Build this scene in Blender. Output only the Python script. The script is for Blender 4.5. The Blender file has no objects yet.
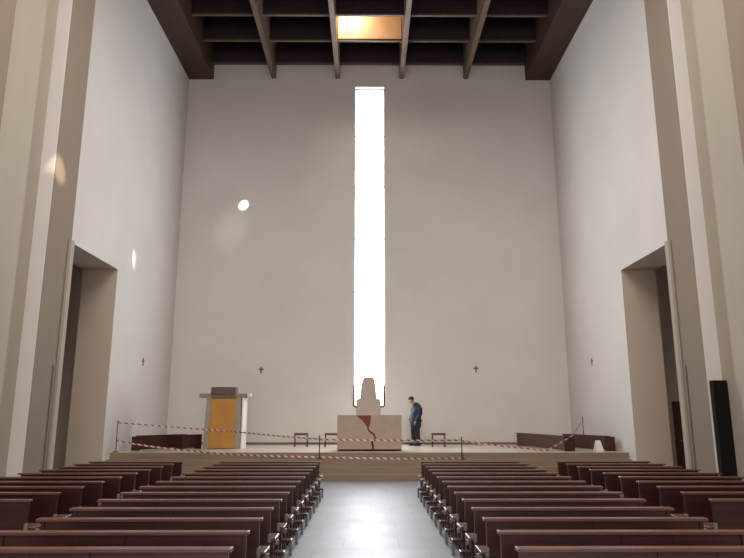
import bpy, bmesh, math, random
from mathutils import Vector, Matrix, noise
random.seed(7)
C = bpy.context.scene
COL = C.collection
PI = math.pi

# ------------------------------------------------------------------ camera
cam = bpy.data.cameras.new('camera')
camo = bpy.data.objects.new('camera', cam); COL.objects.link(camo)
cam.sensor_fit = 'HORIZONTAL'; cam.sensor_width = 36.0
cam.lens = 645.0 / 744.0 * 36.0
camo.location = (-0.045, 0, 1.83)
camo.rotation_euler = (PI/2 + math.radians(11.9066), 0, -0.0056)
cam.clip_end = 200
C.camera = camo

# ------------------------------------------------------------------ world, light, exposure
w = bpy.data.worlds.new('world'); C.world = w; w.use_nodes = True
w.node_tree.nodes['Background'].inputs[0].default_value = (0.80, 0.88, 1.0, 1)
w.node_tree.nodes['Background'].inputs[1].default_value = 1.0
C.view_settings.view_transform = 'Standard'
C.view_settings.look = 'None'
C.view_settings.gamma = 1
C.view_settings.use_curve_mapping = False
C.view_settings.exposure = 0.12

def area(name, loc, rot, sx, sy, power, color):
    l = bpy.data.lights.new(name, 'AREA'); l.shape = 'RECTANGLE'
    l.size = sx; l.size_y = sy; l.energy = power; l.color = color
    o = bpy.data.objects.new(name, l); COL.objects.link(o)
    o.location = loc; o.rotation_euler = rot
    return o
def spot(name, loc, target, power, angle, blend, color, r=0.02):
    l = bpy.data.lights.new(name, 'SPOT'); l.energy = power; l.spot_size = angle
    l.spot_blend = blend; l.color = color; l.shadow_soft_size = r
    o = bpy.data.objects.new(name, l); COL.objects.link(o)
    o.location = loc
    o.rotation_euler = (Vector(target) - Vector(loc)).to_track_quat('-Z', 'Y').to_euler()
    return o
SLIT_EMIT = 8.0
# daylight entering through the tall slit window behind the altar
area('slit_daylight', (-0.01, 25.12, 7.8), (-PI/2, 0, 0), 1.2, 11.0, 670, (0.90, 0.96, 1.0))
# added unseen fill light behind the camera; the entrance wall is closed
area('rear_fill', (0, -9.6, 5.5), (PI/2, 0, 0), 11.0, 9.0, 1350, (1.0, 0.93, 0.88))
# added fill light under the nave ceiling, brightens the lower back wall
area('nave_fill', (0, 8.0, 14.9), (0, 0, 0), 9.0, 11.0, 1800, (1.0, 0.92, 0.85))
# warm light inside the lit ceiling coffer
area('coffer_light', (-0.85, 22.5, 17.75), (math.radians(38), math.radians(8), 0), 0.8, 0.3, 60, (1.0, 0.80, 0.56))
# small sun spots on the plaster
spot('sun_spot_back', (-1.2, 15.0, 15.6), (-5.15, 25.2, 10.22), 22000, math.radians(2.1), 0.7, (1.0, 0.93, 0.8))
spot('sun_spot_pier', (5.5, 6.0, 15.4), (-7.2, 14.15, 7.42), 24000, math.radians(2.3), 1.0, (1.0, 0.86, 0.62))
spot('sun_spot_wall', (-2.4, 18.6, 15.6), (-7.7, 20.5, 6.80), 8000, math.radians(2.4), 1.0, (1.0, 0.93, 0.8))

spot('sun_haze_back', (-1.2, 15.0, 15.6), (-5.62, 25.2, 9.2), 900, math.radians(8.0), 1.0, (1.0, 0.86, 0.74))

# ------------------------------------------------------------------ materials
def lin(c):
    return tuple(((v/255)/12.92 if v/255 <= .04045 else ((v/255+.055)/1.055)**2.4) for v in c)
def mat(name, rgb, rough=.6, var=.0, scale=3., bump=.0, bscale=30., metal=0., stretch=None, spec=None, rgb2=None):
    m = bpy.data.materials.new(name); m.use_nodes = True
    nt = m.node_tree; N = nt.nodes; L = nt.links; b = N['Principled BSDF']
    b.inputs['Roughness'].default_value = rough; b.inputs['Metallic'].default_value = metal
    if spec is not None: b.inputs['Specular IOR Level'].default_value = spec
    col = lin(rgb)
    b.inputs['Base Color'].default_value = (*col, 1)
    tc = N.new('ShaderNodeTexCoord'); mp = N.new('ShaderNodeMapping')
    L.new(tc.outputs['Object'], mp.inputs['Vector'])
    if stretch: mp.inputs['Scale'].default_value = stretch
    if var or rgb2:
        n = N.new('ShaderNodeTexNoise'); n.inputs['Scale'].default_value = scale
        n.inputs['Detail'].default_value = 6
        L.new(mp.outputs[0], n.inputs['Vector'])
        r = N.new('ShaderNodeValToRGB')
        r.color_ramp.elements[0].position = .3; r.color_ramp.elements[1].position = .7
        if rgb2: c0, c1 = lin(rgb2), col
        else: c0 = tuple(v*(1-var) for v in col); c1 = tuple(min(1, v*(1+var)) for v in col)
        r.color_ramp.elements[0].color = (*c0, 1); r.color_ramp.elements[1].color = (*c1, 1)
        L.new(n.outputs['Fac'], r.inputs[0]); L.new(r.outputs[0], b.inputs['Base Color'])
    if bump:
        n2 = N.new('ShaderNodeTexNoise'); n2.inputs['Scale'].default_value = bscale
        n2.inputs['Detail'].default_value = 4
        L.new(mp.outputs[0], n2.inputs['Vector'])
        bp = N.new('ShaderNodeBump'); bp.inputs['Strength'].default_value = bump
        bp.inputs['Distance'].default_value = .01
        L.new(n2.outputs['Fac'], bp.inputs['Height']); L.new(bp.outputs[0], b.inputs['Normal'])
    return m
def emis(name, rgb, s):
    m = bpy.data.materials.new(name); m.use_nodes = True
    nt = m.node_tree; nt.nodes.clear()
    e = nt.nodes.new('ShaderNodeEmission'); e.inputs[0].default_value = (*lin(rgb), 1); e.inputs[1].default_value = s
    o = nt.nodes.new('ShaderNodeOutputMaterial'); nt.links.new(e.outputs[0], o.inputs[0])
    return m
M = {}
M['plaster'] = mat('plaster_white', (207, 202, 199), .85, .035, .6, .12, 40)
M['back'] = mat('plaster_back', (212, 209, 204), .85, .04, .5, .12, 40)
M['pier'] = mat('pier_shaded_plaster', (132, 117, 103), .85, .04, .8, .10, 40, stretch=(1, 1, .25))  # darker than the bays: weak light on the pier sides put into the colour
M['bay'] = mat('bay_lit_plaster', (166, 156, 143), .85, .06, .8, .10, 40, stretch=(1, 1, .25))  # lighter than the piers: brighter light in the recesses put into the colour
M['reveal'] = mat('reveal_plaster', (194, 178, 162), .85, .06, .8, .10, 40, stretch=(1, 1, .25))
M['wood'] = mat('pew_wood', (60, 30, 27), .34, .30, 2.2, .05, 60, stretch=(.6, 8, 8))
M['wood_sheen'] = mat('pew_sheen_wood', (100, 66, 58), .32, .22, 3, .03, 60, stretch=(.6, 8, 8))  # paler than the pew wood: reflected light on the tops put into the colour
M['beam'] = mat('ceiling_wood', (62, 42, 32), .6, .25, 2, .1, 30, stretch=(3, .6, 3))
M['rib'] = mat('ceiling_rib_wood', (96, 76, 62), .55, .25, 2, .1, 30, stretch=(3, .6, 3))
M['panel'] = mat('ceiling_panel', (50, 38, 46), .6, .2, 2, .05, 20)
M['coffer'] = mat('coffer_lit_wood', (226, 186, 152), .6, .12, 1.2, .05, 20)
M['steel'] = mat('bracket_metal', (128, 122, 120), .55, metal=.4)
M['dark_metal'] = mat('dark_metal', (52, 46, 44), .4, metal=.6)
M['step'] = mat('step_stone', (138, 120, 100), .55, .10, 2.5, .05, 30, stretch=(.4, 3, 3))
M['platform'] = mat('platform_stone', (188, 176, 160), .3, .07, 1.5, .02, 30)
M['altar'] = mat('altar_stone', (176, 156, 142), .7, .06, 3, .06, 25)
M['throne'] = mat('throne_stone', (186, 170, 164), .7, .06, 3, .05, 25)
M['red'] = mat('red_enamel', (112, 40, 38), .5, .2, 9)
M['black'] = mat('black_gap', (20, 17, 17), .85, spec=.15)
M['speaker'] = mat('speaker_black', (16, 15, 17), .85, spec=.15)
M['ambo'] = mat('ambo_stone', (154, 142, 133), .7, .06, 3, .05, 25)
M['gold'] = mat('gold_panel', (196, 140, 52), .5, .0, 2.2, .05, 25, rgb2=(176, 122, 66))
M['cloth'] = mat('lectern_cloth', (104, 80, 80), .8, .1, 8)
M['olive'] = mat('shelf_stone', (140, 128, 106), .7, .1, 6)
M['door'] = mat('door_wood', (86, 46, 30), .5, .2, 2, .05, 40, stretch=(8, 8, .8))
M['skirt'] = mat('skirting_stone', (112, 94, 80), .6, .1, 4)
M['duct'] = mat('duct_paint', (112, 98, 84), .7)
M['cross'] = mat('cross_bronze', (104, 90, 76), .6)
M['iron'] = mat('iron', (60, 52, 46), .6, .2, 10)
M['white'] = mat('white_plastic', (225, 220, 214), .5)
M['bench'] = mat('choir_bench_wood', (66, 33, 28), .42, .25, 2.5, .05, 60, stretch=(9, 9, .7))
M['stool_seat'] = mat('stool_seat', (92, 44, 38), .5, .15, 8)
M['skin'] = mat('skin', (176, 128, 104), .6)
M['hair'] = mat('hair', (40, 30, 26), .8, .2, 30)
M['jacket'] = mat('jacket_teal', (22, 44, 60), .75, .18, 7, .3, 14)
M['trouser'] = mat('trousers_dark', (34, 34, 46), .8, .15, 9)
M['shoe'] = mat('shoes', (44, 28, 26), .6)
M['slit'] = emis('slit_glow', (246, 250, 255), SLIT_EMIT)
M['sky'] = emis('skylight_glow', (255, 214, 150), 6.0)
# floor: pale polished slabs with thin joints
def floor_mat():
    m = mat('floor_slabs', (122, 124, 135), .30, .07, .9)
    nt = m.node_tree; N = nt.nodes; L = nt.links; b = N['Principled BSDF']
    src = b.inputs['Base Color'].links[0].from_socket
    tc = N.new('ShaderNodeTexCoord'); br = N.new('ShaderNodeTexBrick')
    br.offset = 0.5; br.inputs['Scale'].default_value = 1.0
    br.inputs['Brick Width'].default_value = .8; br.inputs['Row Height'].default_value = .8
    br.inputs['Mortar Size'].default_value = .006
    br.inputs['Color1'].default_value = (1, 1, 1, 1); br.inputs['Color2'].default_value = (.93, .93, .93, 1)
    br.inputs['Mortar'].default_value = (.6, .6, .6, 1)
    L.new(tc.outputs['Object'], br.inputs['Vector'])
    mx = N.new('ShaderNodeMixRGB'); mx.blend_type = 'MULTIPLY'; mx.inputs[0].default_value = 1
    L.new(src, mx.inputs[1]); L.new(br.outputs['Color'], mx.inputs[2]); L.new(mx.outputs[0], b.inputs['Base Color'])
    n = N.new('ShaderNodeTexNoise'); n.inputs['Scale'].default_value = 1.3; n.inputs['Detail'].default_value = 5
    L.new(tc.outputs['Object'], n.inputs['Vector'])
    mr = N.new('ShaderNodeMapRange'); mr.inputs[3].default_value = .36; mr.inputs[4].default_value = .54
    L.new(n.outputs['Fac'], mr.inputs[0]); L.new(mr.outputs[0], b.inputs['Roughness'])
    return m
M['floor'] = floor_mat()
def tape_mat():
    m = mat('barrier_tape', (230, 224, 220), .5)
    nt = m.node_tree; N = nt.nodes; L = nt.links; b = N['Principled BSDF']
    uv = N.new('ShaderNodeUVMap'); sp = N.new('ShaderNodeSeparateXYZ'); L.new(uv.outputs[0], sp.inputs[0])
    ad = N.new('ShaderNodeMath'); ad.operation = 'ADD'; L.new(sp.outputs[0], ad.inputs[0])
    ml = N.new('ShaderNodeMath'); ml.operation = 'MULTIPLY'; ml.inputs[1].default_value = .35
    L.new(sp.outputs[1], ml.inputs[0]); L.new(ml.outputs[0], ad.inputs[1])
    fr = N.new('ShaderNodeMath'); fr.operation = 'FRACT'; L.new(ad.outputs[0], fr.inputs[0])
    gt = N.new('ShaderNodeMath'); gt.operation = 'GREATER_THAN'; gt.inputs[1].default_value = .5; L.new(fr.outputs[0], gt.inputs[0])
    mx = N.new('ShaderNodeMixRGB'); L.new(gt.outputs[0], mx.inputs[0])
    mx.inputs[1].default_value = (*lin((140, 66, 60)), 1); mx.inputs[2].default_value = (*lin((205, 192, 184)), 1)
    L.new(mx.outputs[0], b.inputs['Base Color'])
    return m
M['tape'] = tape_mat()

# ------------------------------------------------------------------ helpers
def box(bm, x0, x1, y0, y1, z0, z1, rot=None, bev=0):
    v = [bm.verts.new((x, y, z)) for x in (x0, x1) for y in (y0, y1) for z in (z0, z1)]
    f = [(0,1,3,2),(4,6,7,5),(0,4,5,1),(2,3,7,6),(0,2,6,4),(1,5,7,3)]
    fs = [bm.faces.new([v[i] for i in q]) for q in f]
    if rot is not None: bmesh.ops.transform(bm, matrix=rot, verts=v)
    if bev:
        es = list({e for q in fs for e in q.edges})
        bmesh.ops.bevel(bm, geom=es, offset=bev, segments=2, affect='EDGES', profile=.5)
    return v
def tube(bm, pts, r, seg=8, cap=True):
    rings = []
    n = len(pts); pts = [Vector(p) for p in pts]
    rs = r if isinstance(r, (list, tuple)) else [r]*n
    for i, p in enumerate(pts):
        d = (pts[min(i+1, n-1)] - pts[max(i-1, 0)]).normalized()
        a = Vector((0, 0, 1)) if abs(d.z) < .9 else Vector((1, 0, 0))
        u = d.cross(a).normalized(); v = d.cross(u)
        rings.append([bm.verts.new(p + (u*math.cos(t) + v*math.sin(t))*rs[i]) for t in [2*PI*k/seg for k in range(seg)]])
    for a, b in zip(rings, rings[1:]):
        for k in range(seg): bm.faces.new((a[k], a[(k+1) % seg], b[(k+1) % seg], b[k]))
    if cap:
        bm.faces.new(rings[0][::-1]); bm.faces.new(rings[-1])
def prism(bm, pts, y0, y1):      # pts = outline in x,z ; extruded along y
    a = [bm.verts.new((x, y0, z)) for x, z in pts]; b = [bm.verts.new((x, y1, z)) for x, z in pts]
    bm.faces.new(a); bm.faces.new(b[::-1]); n = len(pts)
    for i in range(n): bm.faces.new((a[i], b[i], b[(i+1) % n], a[(i+1) % n]))
def obj(name, bm, m, parent=None, smooth=False):
    bmesh.ops.recalc_face_normals(bm, faces=bm.faces)
    me = bpy.data.meshes.new(name); bm.to_mesh(me); bm.free()
    if m is not None: me.materials.append(m)
    if smooth:
        for p in me.polygons: p.use_smooth = True
    o = bpy.data.objects.new(name, me); COL.objects.link(o)
    if parent is not None: o.parent = parent
    return o
def struct(name, bm, m, parent=None):
    o = obj(name, bm, m, parent)
    if parent is None: o['kind'] = 'structure'
    return o
def tag(o, label, cat, group=None):
    o['label'] = label; o['category'] = cat
    if group: o['group'] = group
    return o
def thing(name, loc, rz, label, cat, group=None):
    o = bpy.data.objects.new(name, None); COL.objects.link(o)
    o.location = loc; o.rotation_euler = (0, 0, rz); o.empty_display_size = .2
    return tag(o, label, cat, group)
def dup(root, loc, rz, label):
    r = root.copy(); COL.objects.link(r); r.location = loc; r.rotation_euler = (0, 0, rz); r['label'] = label
    for ch in list(root.children):
        c = ch.copy(); COL.objects.link(c); c.parent = r
        for g in list(ch.children):
            d = g.copy(); COL.objects.link(d); d.parent = c
    return r
def B(): return bmesh.new()

# ------------------------------------------------------------------ the room
W = 7.7; D = 25.2; YB = -10.0; HT = 18.6; PZ = .73
bm = B(); box(bm, -12, 12, YB-.4, D+.6, -.3, 0); struct('floor', bm, M['floor'])
# side walls with their portals
PY0, PY1, PH = 15.35, 19.25, 6.18
for s, nm in ((-1, 'wall_left'), (1, 'wall_right')):
    bm = B()
    def sb(xa, xb, ya, yb, za, zb):
        box(bm, min(s*xa, s*xb), max(s*xa, s*xb), ya, yb, za, zb)
    sb(W, W+1.05, PY1, D, 0, HT)
    sb(W, W+1.05, PY0, PY1, PH, HT)
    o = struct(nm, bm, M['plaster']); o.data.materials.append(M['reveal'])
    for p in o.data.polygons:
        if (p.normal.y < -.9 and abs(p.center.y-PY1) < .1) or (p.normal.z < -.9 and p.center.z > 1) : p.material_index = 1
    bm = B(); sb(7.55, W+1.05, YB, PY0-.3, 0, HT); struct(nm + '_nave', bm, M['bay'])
    bm = B(); sb(W, W+1.05, PY0-.3, PY0, 0, HT); struct(nm + '_jamb', bm, M['plaster'])
    # side aisle behind the portal
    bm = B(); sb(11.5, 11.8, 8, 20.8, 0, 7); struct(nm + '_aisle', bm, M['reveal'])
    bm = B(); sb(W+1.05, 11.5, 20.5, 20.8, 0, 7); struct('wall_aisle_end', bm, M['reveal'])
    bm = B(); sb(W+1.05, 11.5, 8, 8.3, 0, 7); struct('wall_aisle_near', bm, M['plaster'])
    bm = B(); sb(W+1.05, 11.8, 8, 20.8, 7, 7.3); struct('ceiling_aisle', bm, M['plaster'])
# piers standing against the side walls
for s in (-1, 1):
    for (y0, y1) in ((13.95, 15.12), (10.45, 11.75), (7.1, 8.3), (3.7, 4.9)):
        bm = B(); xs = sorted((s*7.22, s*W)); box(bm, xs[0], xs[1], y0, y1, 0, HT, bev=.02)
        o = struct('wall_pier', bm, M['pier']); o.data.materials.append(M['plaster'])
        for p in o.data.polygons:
            if p.normal.y < -.9: p.material_index = 1  # front faces paler: light from behind the viewer painted in
# strips at the portals, paler to stand in for corners lit by the slit
for s in (-1, 1):
    bm = B(); xs = sorted((s*7.16, s*7.224)); box(bm, xs[0], xs[1], 14.98, 15.15, 0, 5.95); struct('wall_lit_corner', bm, M['bay'])
# back wall with the slit opening
SX = .62; SZ0, SZ1 = 2.15, 15.5
bm = B()
box(bm, -W, -SX, D, D+.5, 0, HT); box(bm, SX, W, D, D+.5, 0, HT)
box(bm, -SX, SX, D, D+.5, 0, SZ0); box(bm, -SX, SX, D, D+.5, SZ1, HT)
struct('wall_back', bm, M['back'])
# slit window
wr = bpy.data.objects.new('window_1', None); COL.objects.link(wr); wr.location = (0, D+.2, SZ0); wr['kind'] = 'structure'
bm = B()
for s in (-1, 1): xs = sorted((s*(SX-.035), s*SX)); box(bm, xs[0], xs[1], 0, .05, 0, SZ1-SZ0)
box(bm, -SX, SX, 0, .05, 0, .04); box(bm, -SX, SX, 0, .05, SZ1-SZ0-.04, SZ1-SZ0)
obj('window_frame', bm, M['steel'], wr)
zs = [SZ0] + [4.45, 6.66, 8.86, 11.1, 13.33] + [SZ1]
for a, b in zip(zs, zs[1:]):
    bm = B(); box(bm, -SX+.035, SX-.035, .02, .03, a-SZ0+.02, b-SZ0-.02); obj('pane', bm, M['slit'], wr)
bm = B()
for z in zs[1:-1]: box(bm, -SX, SX, 0, .05, z-SZ0-.02, z-SZ0+.02)
obj('glazing_bar', bm, M['steel'], wr)
# entrance wall (behind the viewer)
bm = B(); box(bm, -W-1, W+1, YB-.4, YB, 0, HT); struct('wall_front', bm, M['plaster'])
# baseboard of the back wall
bm = B(); box(bm, -W, W, D-.03, D, PZ, PZ+.085); struct('baseboard_back', bm, M['skirt'])
# door in the right side aisle
bm = B(); box(bm, 9.45, 10.35, 20.44, 20.5, 0, 2.25); dr = struct('door_1', bm, M['door'])
bm = B(); tube(bm, [(9.55, 20.40, 1.05), (9.68, 20.40, 1.05)], .012); tube(bm, [(9.56, 20.44, 1.05), (9.56, 20.39, 1.05)], .012)
obj('door_handle', bm, M['steel'], dr)

# ceiling
bm = B(); box(bm, -W-1.05, W+1.05, YB, D+.5, HT, HT+.3); struct('ceiling', bm, M['panel'])
bn = 1
def trim(bm, m):
    global bn
    o = struct('trim_%d' % bn, bm, m); bn += 1; return o
for s in (-1, 1):
    bm = B(); xs = sorted((s*6.65, s*W)); box(bm, xs[0], xs[1], YB, D, 15.83, HT, bev=.015); trim(bm, M['beam'])
for x in (-4.09, -1.365, 1.365, 4.09):
    bm = B(); box(bm, x-.095, x+.095, YB, D, 15.88, HT, bev=.012); trim(bm, M['rib'])
ys = [D-.12, 23.35, 21.65, 19.95, 18.25, 16.55, 14.85, 13.15]
for i, y in enumerate(ys):
    bm = B(); box(bm, -6.65, 6.65, y-.05, y+.05, 16.56, HT); trim(bm, M['panel'])
    bm = B(); box(bm, -6.65, 6.65, y-.055, y+.055, 16.49, 16.56); trim(bm, M['rib'])
# the lit coffer: far side's sunlit wood painted as a pale board, and a small skylight
bm = B(); box(bm, -1.26, 1.26, 23.27, 23.30, 16.57, HT-.05); trim(bm, M['coffer'])
sk = B(); box(sk, -1.2, 1.2, 21.75, 22.3, HT-.06, HT-.03); struct('window_2', sk, M['sky'])

# platform with its front steps
bm = B()
SR = PZ/4
for k in range(4):
    box(bm, -W, W, 19.0+.27*k, D, SR*k, SR*(k+1))
struct('floor_platform_steps', bm, M['step'])
bm = B(); box(bm, -W, W, 19.80, D, PZ, PZ+.012); struct('floor_platform', bm, M['platform'])
PT = PZ+.012

# ------------------------------------------------------------------ pews
def make_pew(length, label, group):
    t = thing('church_pew', (0, 0, 0), 0, label, 'pew', group)
    h = length/2
    bm = B(); box(bm, -h+.03, h-.03, -.015, .015, .36, .745, bev=.004)
    for x in (-h*.42, h*.42): box(bm, x-.02, x+.02, -.02, .015, .36, .745)
    obj('backrest', bm, M['wood'], t)
    bm = B(); box(bm, -h, h, -.085, .03, .75, .78, bev=.006); obj('book_ledge', bm, M['wood_sheen'], t)
    bm = B(); box(bm, -h-.03, h+.03, .03, .38, .405, .435, bev=.01); obj('seat', bm, M['wood_sheen'], t)
    bm = B(); box(bm, -h-.08, h+.08, -.31, -.15, .17, .205, bev=.01); obj('kneeler', bm, M['wood'], t)
    for s in (-1, 0, 1):
        x = s*(h-.05)
        bm = B(); box(bm, x-.018, x+.018, -.03, .03, .0, .75); box(bm, x-.018, x+.018, -.30, .36, .0, .03)
        box(bm, x-.018, x+.018, .30, .35, .03, .405)
        box(bm, x-.016, x+.016, -.25, -.21, .03, .17)
        obj('leg', bm, M['wood'], t)
        if s:
            bm = B(); box(bm, x+s*.02-.02, x+s*.02+.02, -.05, -.012, .40, .49, bev=.006); obj('bracket', bm, M['steel'], t)
            bm = B(); box(bm, s*(h+.035)-.02, s*(h+.035)+.02, .10, .16, .35, .403, bev=.006); obj('bracket', bm, M['steel'], t)
            bm = B(); box(bm, s*(h+.06)-.02, s*(h+.06)+.02, -.26, -.20, .0, .168, bev=.006)
            obj('kneeler_foot', bm, M['steel'], t)
    return t
ORD = ['front', 'second', 'third', 'fourth', 'fifth', 'sixth', 'seventh', 'eighth', 'ninth', 'tenth', 'eleventh', 'twelfth', 'thirteenth', 'fourteenth']
LI = 2.33; LO = 2.17
rows = [5.59 + .7655*k for k in range(14)]
pin = pout = None
for side, sx in (('left', -1), ('right', 1)):
    for k, y in enumerate(rows):
        o = ORD[13-k]
        lab = 'dark wooden pew, %s row from the steps, directly %s of the central aisle' % (o, side)
        x = sx*(1.145 + LI/2) + (.01 if sx > 0 else 0)
        if pin is None:
            pin = make_pew(LI, lab, 'pews beside the central aisle'); pin.location = (x, y, 0)
        else: dup(pin, (x, y, 0), 0, lab)
for side, sx in (('left', -1), ('right', 1)):
    for k, y in enumerate(rows):
        if k < 4: continue
        o = ORD[13-k]
        lab = 'dark wooden pew, %s row from the steps, in the outer %s block by the piers' % (o, side)
        x = sx*(4.33 + LO/2)
        if pout is None:
            pout = make_pew(LO, lab, 'pews in the outer blocks'); pout.location = (x, y, 0)
        else: dup(pout, (x, y, 0), 0, lab)

# ------------------------------------------------------------------ altar
t = thing('altar', (-.008, 20.95, PT), 0, 'wide beige stone block altar with a red cracked inlay, centre of the platform', 'altar')
bm = B(); box(bm, -1.0, 1.0, -.42, .42, .05, 1.09, bev=.012); obj('altar_block', bm, M['altar'], t)
bm = B(); box(bm, -.97, .97, -.39, .39, 0, .05); obj('plinth', bm, M['black'], t)
bm = B()
prism(bm, [(-.42, 1.08), (.05, 1.08), (.03, .86), (-.03, .66), (-.10, .76), (-.22, .93)], -.432, -.418)
prism(bm, [(-.06, .72), (-.02, .66), (.08, .57), (.16, .52), (.22, .36), (.17, .36), (.11, .49), (.0, .56), (-.07, .66)], -.432, -.418)
obj('red_inlay', bm, M['red'], t)
bm = B()
prism(bm, [(.05, .30), (.11, .30), (.14, .06), (.09, .06)], -.432, -.418)
obj('crack', bm, M['black'], t)
# ------------------------------------------------------------------ stone chair with the tall back
t = thing('stone_throne', (-.02, 23.1, PT), 0, 'pale stone seat with a tall tapered back standing below the slit window', 'throne')
bm = B(); box(bm, -.75, .75, -.75, .75, 0, .36, bev=.01); box(bm, -.62, .62, -.55, .7, .36, .72, bev=.01); obj('dais', bm, M['throne'], t)
bm = B(); prism(bm, [(-.44, .72), (.40, .72), (.40, 1.58), (.35, 1.64), (.27, 1.66), (-.31, 1.66), (-.39, 1.64), (-.44, 1.58)], -.30, .30); obj('seat_block', bm, M['throne'], t)
bm = B(); prism(bm, [(-.31, 1.66), (.27, 1.66), (.24, 2.0), (.205, 2.25), (.17, 2.36), (.10, 2.41), (-.12, 2.41), (-.20, 2.36), (-.245, 2.25), (-.29, 2.0)], .0, .26); obj('back_slab', bm, M['throne'], t)
for s, x in ((-1, -.53), (1, .53)):
    bm = B(); tube(bm, [(x, -.1, 2.12), (x, -.1, 1.44), (x-s*.03, -.1, 1.38), (x-s*.14, -.1, 1.37)], [.022, .034, .034, .03], 8)
    box(bm, x-.04, x+.04, -.14, -.06, 1.40, 1.46, bev=.01)
    obj('post', bm, M['iron'], t)

# ------------------------------------------------------------------ ambo on the left
t = thing('ambo', (-4.80, 22.2, PT), 0, 'tall beige stone pulpit with a golden front panel on the left of the platform', 'pulpit')
bm = B(); prism(bm, [(-.68, 0), (-.50, 0), (-.46, 1.66), (-.62, 1.66)], -.36, .36)
prism(bm, [(.37, 0), (.55, 0), (.53, 1.66), (.36, 1.66)], -.36, .36)
box(bm, -.56, .45, -.28, .36, 0, 1.66); obj('body', bm, M['ambo'], t)
bm = B(); prism(bm, [(-.505, .03), (.375, .03), (.362, 1.62), (-.465, 1.62)], -.33, -.275); obj('front_panel', bm, M['gold'], t)
bm = B(); box(bm, .56, .60, -.34, .40, 0, 1.66, bev=.005); obj('lit_side', bm, M['white'], t)  # white instead of ambo stone: slit window light painted on this side
bm = B(); box(bm, -.88, .70, -.36, .36, 1.66, 1.79, bev=.01); obj('shelf', bm, M['olive'], t)
bm = B(); box(bm, .71, .84, -.30, -.12, 1.67, 1.79, bev=.02); obj('lamp', bm, M['white'], t)
bm = B(); box(bm, -.47, .36, -.46, -.05, 1.76, 2.0, bev=.02); obj('book_rest', bm, M['cloth'], t)

# ------------------------------------------------------------------ stools
def make_stool():
    t = thing('stool', (0, 0, 0), 0, '', 'stool', 'low stools near the back wall')
    bm = B(); box(bm, -.235, .235, -.18, .18, .40, .47, bev=.012); obj('seat', bm, M['stool_seat'], t)
    for x in (-.21, .21):
        for y in (-.15, .15):
            bm = B(); tube(bm, [(x, y, .40), (x*1.04, y*1.04, 0)], .013, 8); obj('leg', bm, M['dark_metal'], t)
    bm = B()
    for y in (-.15, .15): tube(bm, [(-.21, y, .14), (.21, y, .14)], .009, 6)
    obj('stretcher', bm, M['dark_metal'], t)
    return t
st = make_stool(); st.location = (-2.39, 23.2, PT); st['label'] = 'low stool with dark red seat and thin legs, leftmost on the platform'
dup(st, (-1.33, 23.2, PT), 0, 'low stool with dark red seat immediately left of the altar, half behind it')
dup(st, (2.41, 23.2, PT), 0, 'low stool with dark red seat to the right of the standing person')

# ------------------------------------------------------------------ choir benches
def bench(p0, p1, label, depth=.34, h=.46):
    p0 = Vector(p0); p1 = Vector(p1); d = p1-p0; L = d.length; a = math.atan2(d.y, d.x)
    mid = (p0+p1)/2
    t = thing('choir_bench', (mid.x, mid.y, PT), a, label, 'bench', 'choir benches on the platform')
    bm = B(); n = max(3, int(L/.16)); wv = L/n
    for i in range(n): box(bm, -L/2+i*wv+.004, -L/2+(i+1)*wv-.004, 0, .03, .04, h-.03)
    box(bm, -L/2, L/2, .01, .035, .03, h-.03)
    obj('front_panel', bm, M['bench'], t)
    bm = B(); box(bm, -L/2-.01, L/2+.01, -.02, .16, h-.03, h, bev=.006); obj('ledge', bm, M['bench'], t)
    bm = B(); box(bm, -L/2, L/2, .06, depth, .36, .40, bev=.006); obj('seat', bm, M['bench'], t)
    for s in (-1, 1):
        bm = B(); x = s*(L/2-.015); box(bm, x-.015, x+.015, 0, depth, 0, h-.03, bev=.004); obj('end_panel', bm, M['bench'], t)
    return t
bench((-7.17, 20.72), (-6.20, 22.5), 'dark wooden choir bench nearest the left wall behind the barrier tape')
bench((-6.08, 21.55), (-5.60, 22.2), 'dark wooden choir bench between the left wall bench and the golden pulpit')
bench((5.35, 24.1), (5.95, 20.3), 'long dark wooden choir bench right of centre with tape across it')
bench((6.62, 22.7), (7.27, 20.45), 'dark wooden choir bench against the right wall beside the small floor sign')

# ------------------------------------------------------------------ barrier posts and tape
def post(x, y, z, h, label, up=False):
    t = thing('barrier_post', (x, y, z), 0, label, 'barrier post', 'posts carrying the barrier tape')
    bm = B(); tube(bm, [(0, 0, .02), (0, 0, h)], .014, 8); obj('pole', bm, M['dark_metal'], t)
    bm = B(); tube(bm, [(0, 0, 0), (0, 0, .02), (0, 0, .035)], [.09, .08, .02], 16); obj('base', bm, M['dark_metal'], t)
    bm = B(); tube(bm, [(0, 0, h), (0, 0, h+.03)], [.024, .016], 8); obj('cap', bm, M['dark_metal'], t)
ST3 = SR*3
post(-7.57, 19.9, PT, .90, 'thin dark barrier post beside the left wall')
post(-1.49, 19.675, ST3, .66, 'thin dark barrier post on the steps left of the altar')
post(2.72, 19.675, ST3, .62, 'thin dark barrier post on the steps right of the altar')
post(7.42, 22.95, PT, 1.0, 'thin dark barrier post behind the bench by the right wall')
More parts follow.
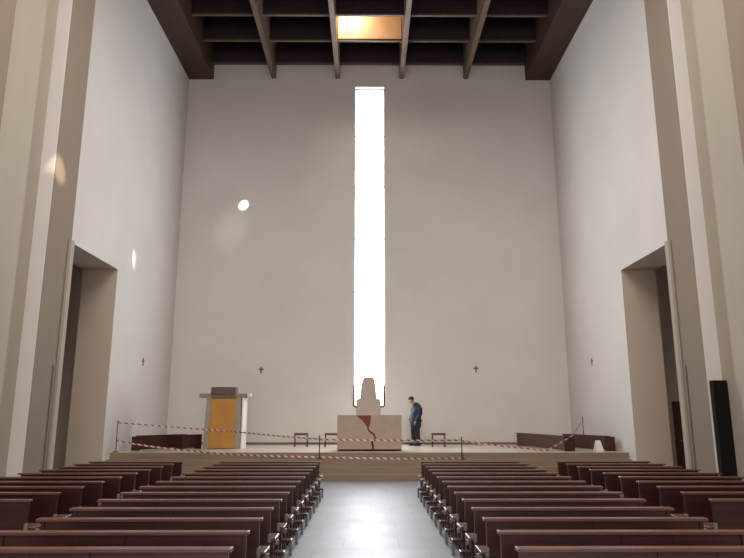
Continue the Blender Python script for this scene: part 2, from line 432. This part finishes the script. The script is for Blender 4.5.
def tape(name, pts, label, wd=.048, sag=.0, per=.2):
    bm = B(); uvl = bm.loops.layers.uv.new('UVMap')
    P = []
    for i in range(len(pts)-1):
        a = Vector(pts[i]); b = Vector(pts[i+1]); n = max(2, int((b-a).length/.15))
        for k in range(n + (i == len(pts)-2)):
            u = k/n; q = a.lerp(b, u); q.z -= sag*4*u*(1-u)*(b-a).length/4; P.append(q)
    s = 0; rows_ = []
    for i, q in enumerate(P):
        if i: s += (q-P[i-1]).length
        tw = .35*math.sin(s*1.3)
        up = Vector((0, math.sin(tw), math.cos(tw)))
        rows_.append((bm.verts.new(q+up*wd/2), bm.verts.new(q-up*wd/2), s/per))
    for a, b in zip(rows_, rows_[1:]):
        f = bm.faces.new((a[0], a[1], b[1], b[0]))
        for l, uv in zip(f.loops, ((a[2], 1), (a[2], 0), (b[2], 0), (b[2], 1))): l[uvl].uv = uv
    o = obj(name, bm, M['tape'])
    md = o.modifiers.new('thick', 'SOLIDIFY'); md.thickness = .003
    return tag(o, label, 'barrier tape', 'red and white barrier tapes')
tape('barrier_tape', [(-7.55, 19.9, 1.61), (-4.7, 21.70, 1.33), (-1.49, 19.67, 1.13)], 'red and white tape from the left wall post past the golden pulpit', sag=.02)
tape('barrier_tape', [(-1.47, 19.66, 1.12), (2.70, 19.66, 1.10)], 'red and white tape stretched across the front of the altar', sag=.015)
tape('barrier_tape', [(-7.55, 19.88, 1.08), (-6.6, 19.80, .93), (-5.4, 19.72, .80), (-4.0, 19.60, .70), (-1.51, 19.62, .62)], 'low red and white tape sloping from the left wall post down to the steps', sag=.02)
tape('barrier_tape', [(-1.47, 19.63, .62), (.6, 19.60, .58), (2.70, 19.62, .58)], 'low red and white tape along the top step under the altar', sag=.01)
tape('barrier_tape', [(2.74, 19.69, 1.08), (5.3, 19.95, .79), (6.15, 20.1, 1.22), (7.40, 22.93, 1.66)], 'pale tape rising over the right choir bench to the wall post', sag=.03)
# small floor sign
t = thing('floor_sign', (7.0, 20.35, PT), .2, 'small white folding floor sign before the right choir bench', 'sign')
for s in (-1, 1):
    bm = B(); R = Matrix.Rotation(s*.28, 4, 'X') @ Matrix.Translation((0, 0, 0))
    prism(bm, [(-.13, 0), (.13, 0), (.08, .34), (-.08, .34)], -.006, .006)
    bmesh.ops.transform(bm, matrix=Matrix.Translation((0, s*.095, 0)) @ Matrix.Rotation(s*.28, 4, 'X'), verts=bm.verts)
    obj('panel', bm, M['white'], t)

# ------------------------------------------------------------------ crosses, pipes, column, marks
def cross(x, y, z, rz, label, size=.26):
    t = B(); box(t, -.022, .022, -.02, 0, -size/2, size/2, bev=.004); box(t, -size*.38, size*.38, -.02, 0, size*.02, size*.02+.045, bev=.004)
    o = obj('wall_cross', t, M['cross']); o.location = (x, y, z); o.rotation_euler = (0, 0, rz)
    tag(o, label, 'cross', 'small consecration crosses on the walls')
cross(-4.20, D, 3.54, 0, 'small dark cross on the back wall above right of the golden pulpit')
cross(4.13, D, 3.58, 0, 'small dark cross on the back wall right of the standing person')
cross(-W, 22.06, 3.59, PI/2, 'small dark cross high on the left side wall')
cross(W, 22.4, 3.63, -PI/2, 'small dark cross high on the right side wall')
for s, nm in ((-1, 'left'), (1, 'right')):
    bm = B(); xs = sorted((s*7.22, s*7.19)); box(bm, xs[0], xs[1], 14.80, 14.90, 0, 2.95, bev=.006)
    tag(obj('cable_duct', bm, M['duct']), 'narrow vertical cable duct on the %s pier beside the portal' % nm, 'cable duct')
t = thing('speaker_column', (7.44, 13.85, 0), 0, 'tall narrow black loudspeaker column standing against the right pier', 'loudspeaker')
bm = B(); box(bm, -.19, .2, -.08, .08, .05, 2.55, bev=.012); obj('cabinet', bm, M['speaker'], t)
bm = B(); box(bm, -.21, .22, -.14, .09, 0, .05, bev=.01); obj('base', bm, M['speaker'], t)
bm = B(); box(bm, -.165, .175, -.09, -.08, .12, 2.5); obj('grille', bm, M['black'], t)

# ------------------------------------------------------------------ the person
def skin(name, verts, edges, radii, m, parent, root=0, sub=2, rel=None):
    me = bpy.data.meshes.new(name); me.from_pydata(verts, edges, []); 
    o = bpy.data.objects.new(name, me); COL.objects.link(o); o.parent = parent
    md = o.modifiers.new('skin', 'SKIN')
    sv = me.skin_vertices
    if not sv:
        bm_ = bmesh.new(); bm_.from_mesh(me); bm_.verts.layers.skin.verify(); bm_.to_mesh(me); bm_.free(); sv = me.skin_vertices
    for i, r in enumerate(radii):
        sv[0].data[i].radius = r if isinstance(r, tuple) else (r, r)
        sv[0].data[i].use_root = (i == root)
    md.use_smooth_shade = True
    s = o.modifiers.new('sub', 'SUBSURF'); s.levels = sub; s.render_levels = sub
    me.materials.append(m)
    return o
# person faces -x (to the left), slightly towards the viewer; local +x is forward, z up
pt = thing('person', (1.68, 24.1, PT), PI + .5, 'person standing with bowed head in a dark teal jacket, right of the altar', 'person')
V = []; E_ = []; Rd = []
def v(p, r, link=None):
    V.append(p); Rd.append(r)
    if link is not None: E_.append((link, len(V)-1))
    return len(V)-1
pel = v((0, 0, .94), (.135, .15))
sp1 = v((.0, 0, 1.10), (.13, .15), pel); sp2 = v((-.03, 0, 1.26), (.12, .15), sp1); ch = v((-.03, 0, 1.38), (.10, .14), sp2)
nk = v((.03, 0, 1.47), .06, ch); nk2 = v((.07, 0, 1.52), .055, nk)
hd = v((.13, 0, 1.55), (.085, .072), nk2); hd2 = v((.165, 0, 1.62), (.098, .08), hd); hd3 = v((.165, 0, 1.68), (.075, .065), hd2)
for s in (-1, 1):
    sh = v((-.04, s*.17, 1.37), .05, ch); el = v((-.02, s*.22, 1.12), .048, sh); wr_ = v((.10, s*.20, .90), .032, el)
    pm = v((.13, s*.19, .84), (.040, .022), wr_)
    for j, (dy, ln) in enumerate(((-.03, .070), (-.01, .078), (.01, .074), (.03, .060))):
        f1 = v((.145+.004*j, s*.19+dy, .80), .009, pm); f2 = v((.155+.004*j, s*.19+dy, .80-ln*.55), .009, f1); v((.147+.004*j, s*.19+dy*.95, .80-ln), .008, f2)
    t1 = v((.16, s*.165, .84), .011, pm); v((.185, s*.155, .80), .010, t1)
    hp = v((0, s*.09, .88), .10, pel); kn = v((.02, s*.11, .50), .062, hp); an = v((-.02, s*.12, .09), .042, kn)
    hl = v((.0, s*.12, .05), .042, an); v((.14, s*.13, .035), (.045, .03), hl)
body = skin('body', V, E_, Rd, M['skin'], pt)
# face: eyes, nose, ears
bm = B()
HM = Matrix.Translation((.17, 0, 1.615)) @ Matrix.Rotation(.75, 4, 'Y')
bmesh.ops.create_uvsphere(bm, u_segments=8, v_segments=6, radius=.018, matrix=HM @ Matrix.Translation((.105, 0, -.02)) @ Matrix.Diagonal((1, .8, 1.4, 1)))
obj('nose', bm, M['skin'], pt, True)
for s in (-1, 1):
    bm = B(); bmesh.ops.create_uvsphere(bm, u_segments=8, v_segments=6, radius=.028, matrix=HM @ Matrix.Translation((0, s*.082, -.01)) @ Matrix.Diagonal((.8, .35, 1.2, 1)))
    obj('ear', bm, M['skin'], pt, True)
for s in (-1, 1):
    bm = B(); bmesh.ops.create_uvsphere(bm, u_segments=8, v_segments=6, radius=.012, matrix=HM @ Matrix.Translation((.088, s*.032, .01)))
    obj('eye', bm, M['hair'], pt, True)
bm = B()
bmesh.ops.create_uvsphere(bm, u_segments=8, v_segments=6, radius=.02, matrix=HM @ Matrix.Translation((.088, 0, -.062)) @ Matrix.Diagonal((.5, 1.3, .25, 1)))
obj('mouth', bm, M['hair'], pt, True)
bm = B(); bmesh.ops.create_uvsphere(bm, u_segments=18, v_segments=12, radius=.115, matrix=HM @ Matrix.Translation((-.018, 0, .035)) @ Matrix.Diagonal((1.0, .86, .95, 1)))
cut = [q for q in bm.verts if (HM.inverted() @ q.co).x > .045 and (HM.inverted() @ q.co).z < .075 or (HM.inverted() @ q.co).z < -.06]
bmesh.ops.delete(bm, geom=cut, context='VERTS')
hr = obj('hair', bm, M['hair'], pt, True); md = hr.modifiers.new('th', 'SOLIDIFY'); md.thickness = .015
# jacket: long, loose, rounded back
bm = B()
def ell(bm, c, rx, ry, tilt, seg=20):
    return [bm.verts.new((c[0]+rx*math.cos(a)*math.cos(tilt), c[1]+ry*math.sin(a), c[2]-rx*math.cos(a)*math.sin(tilt))) for a in [2*PI*k/seg for k in range(seg)]]
rg = [ell(bm, (.00, 0, .64), .19, .225, 0), ell(bm, (.0, 0, .80), .195, .23, 0), ell(bm, (-.01, 0, 1.0), .19, .225, .05), ell(bm, (-.03, 0, 1.18), .185, .235, .15),
      ell(bm, (-.05, 0, 1.32), .175, .24, .35), ell(bm, (-.03, 0, 1.42), .14, .20, .5), ell(bm, (.02, 0, 1.49), .095, .11, .6), ell(bm, (.045, 0, 1.52), .075, .085, .6)]
for a_, b_ in zip(rg, rg[1:]):
    for k in range(20): bm.faces.new((a_[k], a_[(k+1) % 20], b_[(k+1) % 20], b_[k]))
bm.faces.new(rg[0][::-1]); bm.faces.new(rg[-1])
for s in (-1, 1):
    tube(bm, [(-.04, s*.14, 1.40), (-.05, s*.22, 1.33), (-.04, s*.265, 1.12), (.05, s*.24, .98), (.115, s*.20, .87)], [.085, .095, .080, .068, .055], 14)
jk = obj('jacket', bm, M['jacket'], pt, True)
md = jk.modifiers.new('remesh', 'REMESH'); md.mode = 'VOXEL'; md.voxel_size = .018; md.use_smooth_shade = True
md = jk.modifiers.new('smooth', 'SMOOTH'); md.iterations = 4
V = []; E_ = []; Rd = []
p0 = v((0, 0, .90), (.15, .17))
for s in (-1, 1):
    a = v((0, s*.10, .80), .13, p0); b = v((.02, s*.13, .50), .10, a); v((-.015, s*.15, .12), .085, b)
skin('trousers', V, E_, Rd, M['trouser'], pt)
for s in (-1, 1):
    bm = B(); box(bm, -.10, .20, s*.14-.055, s*.14+.055, 0, .11, bev=.035)
    obj('shoe', bm, M['shoe'], pt, True)
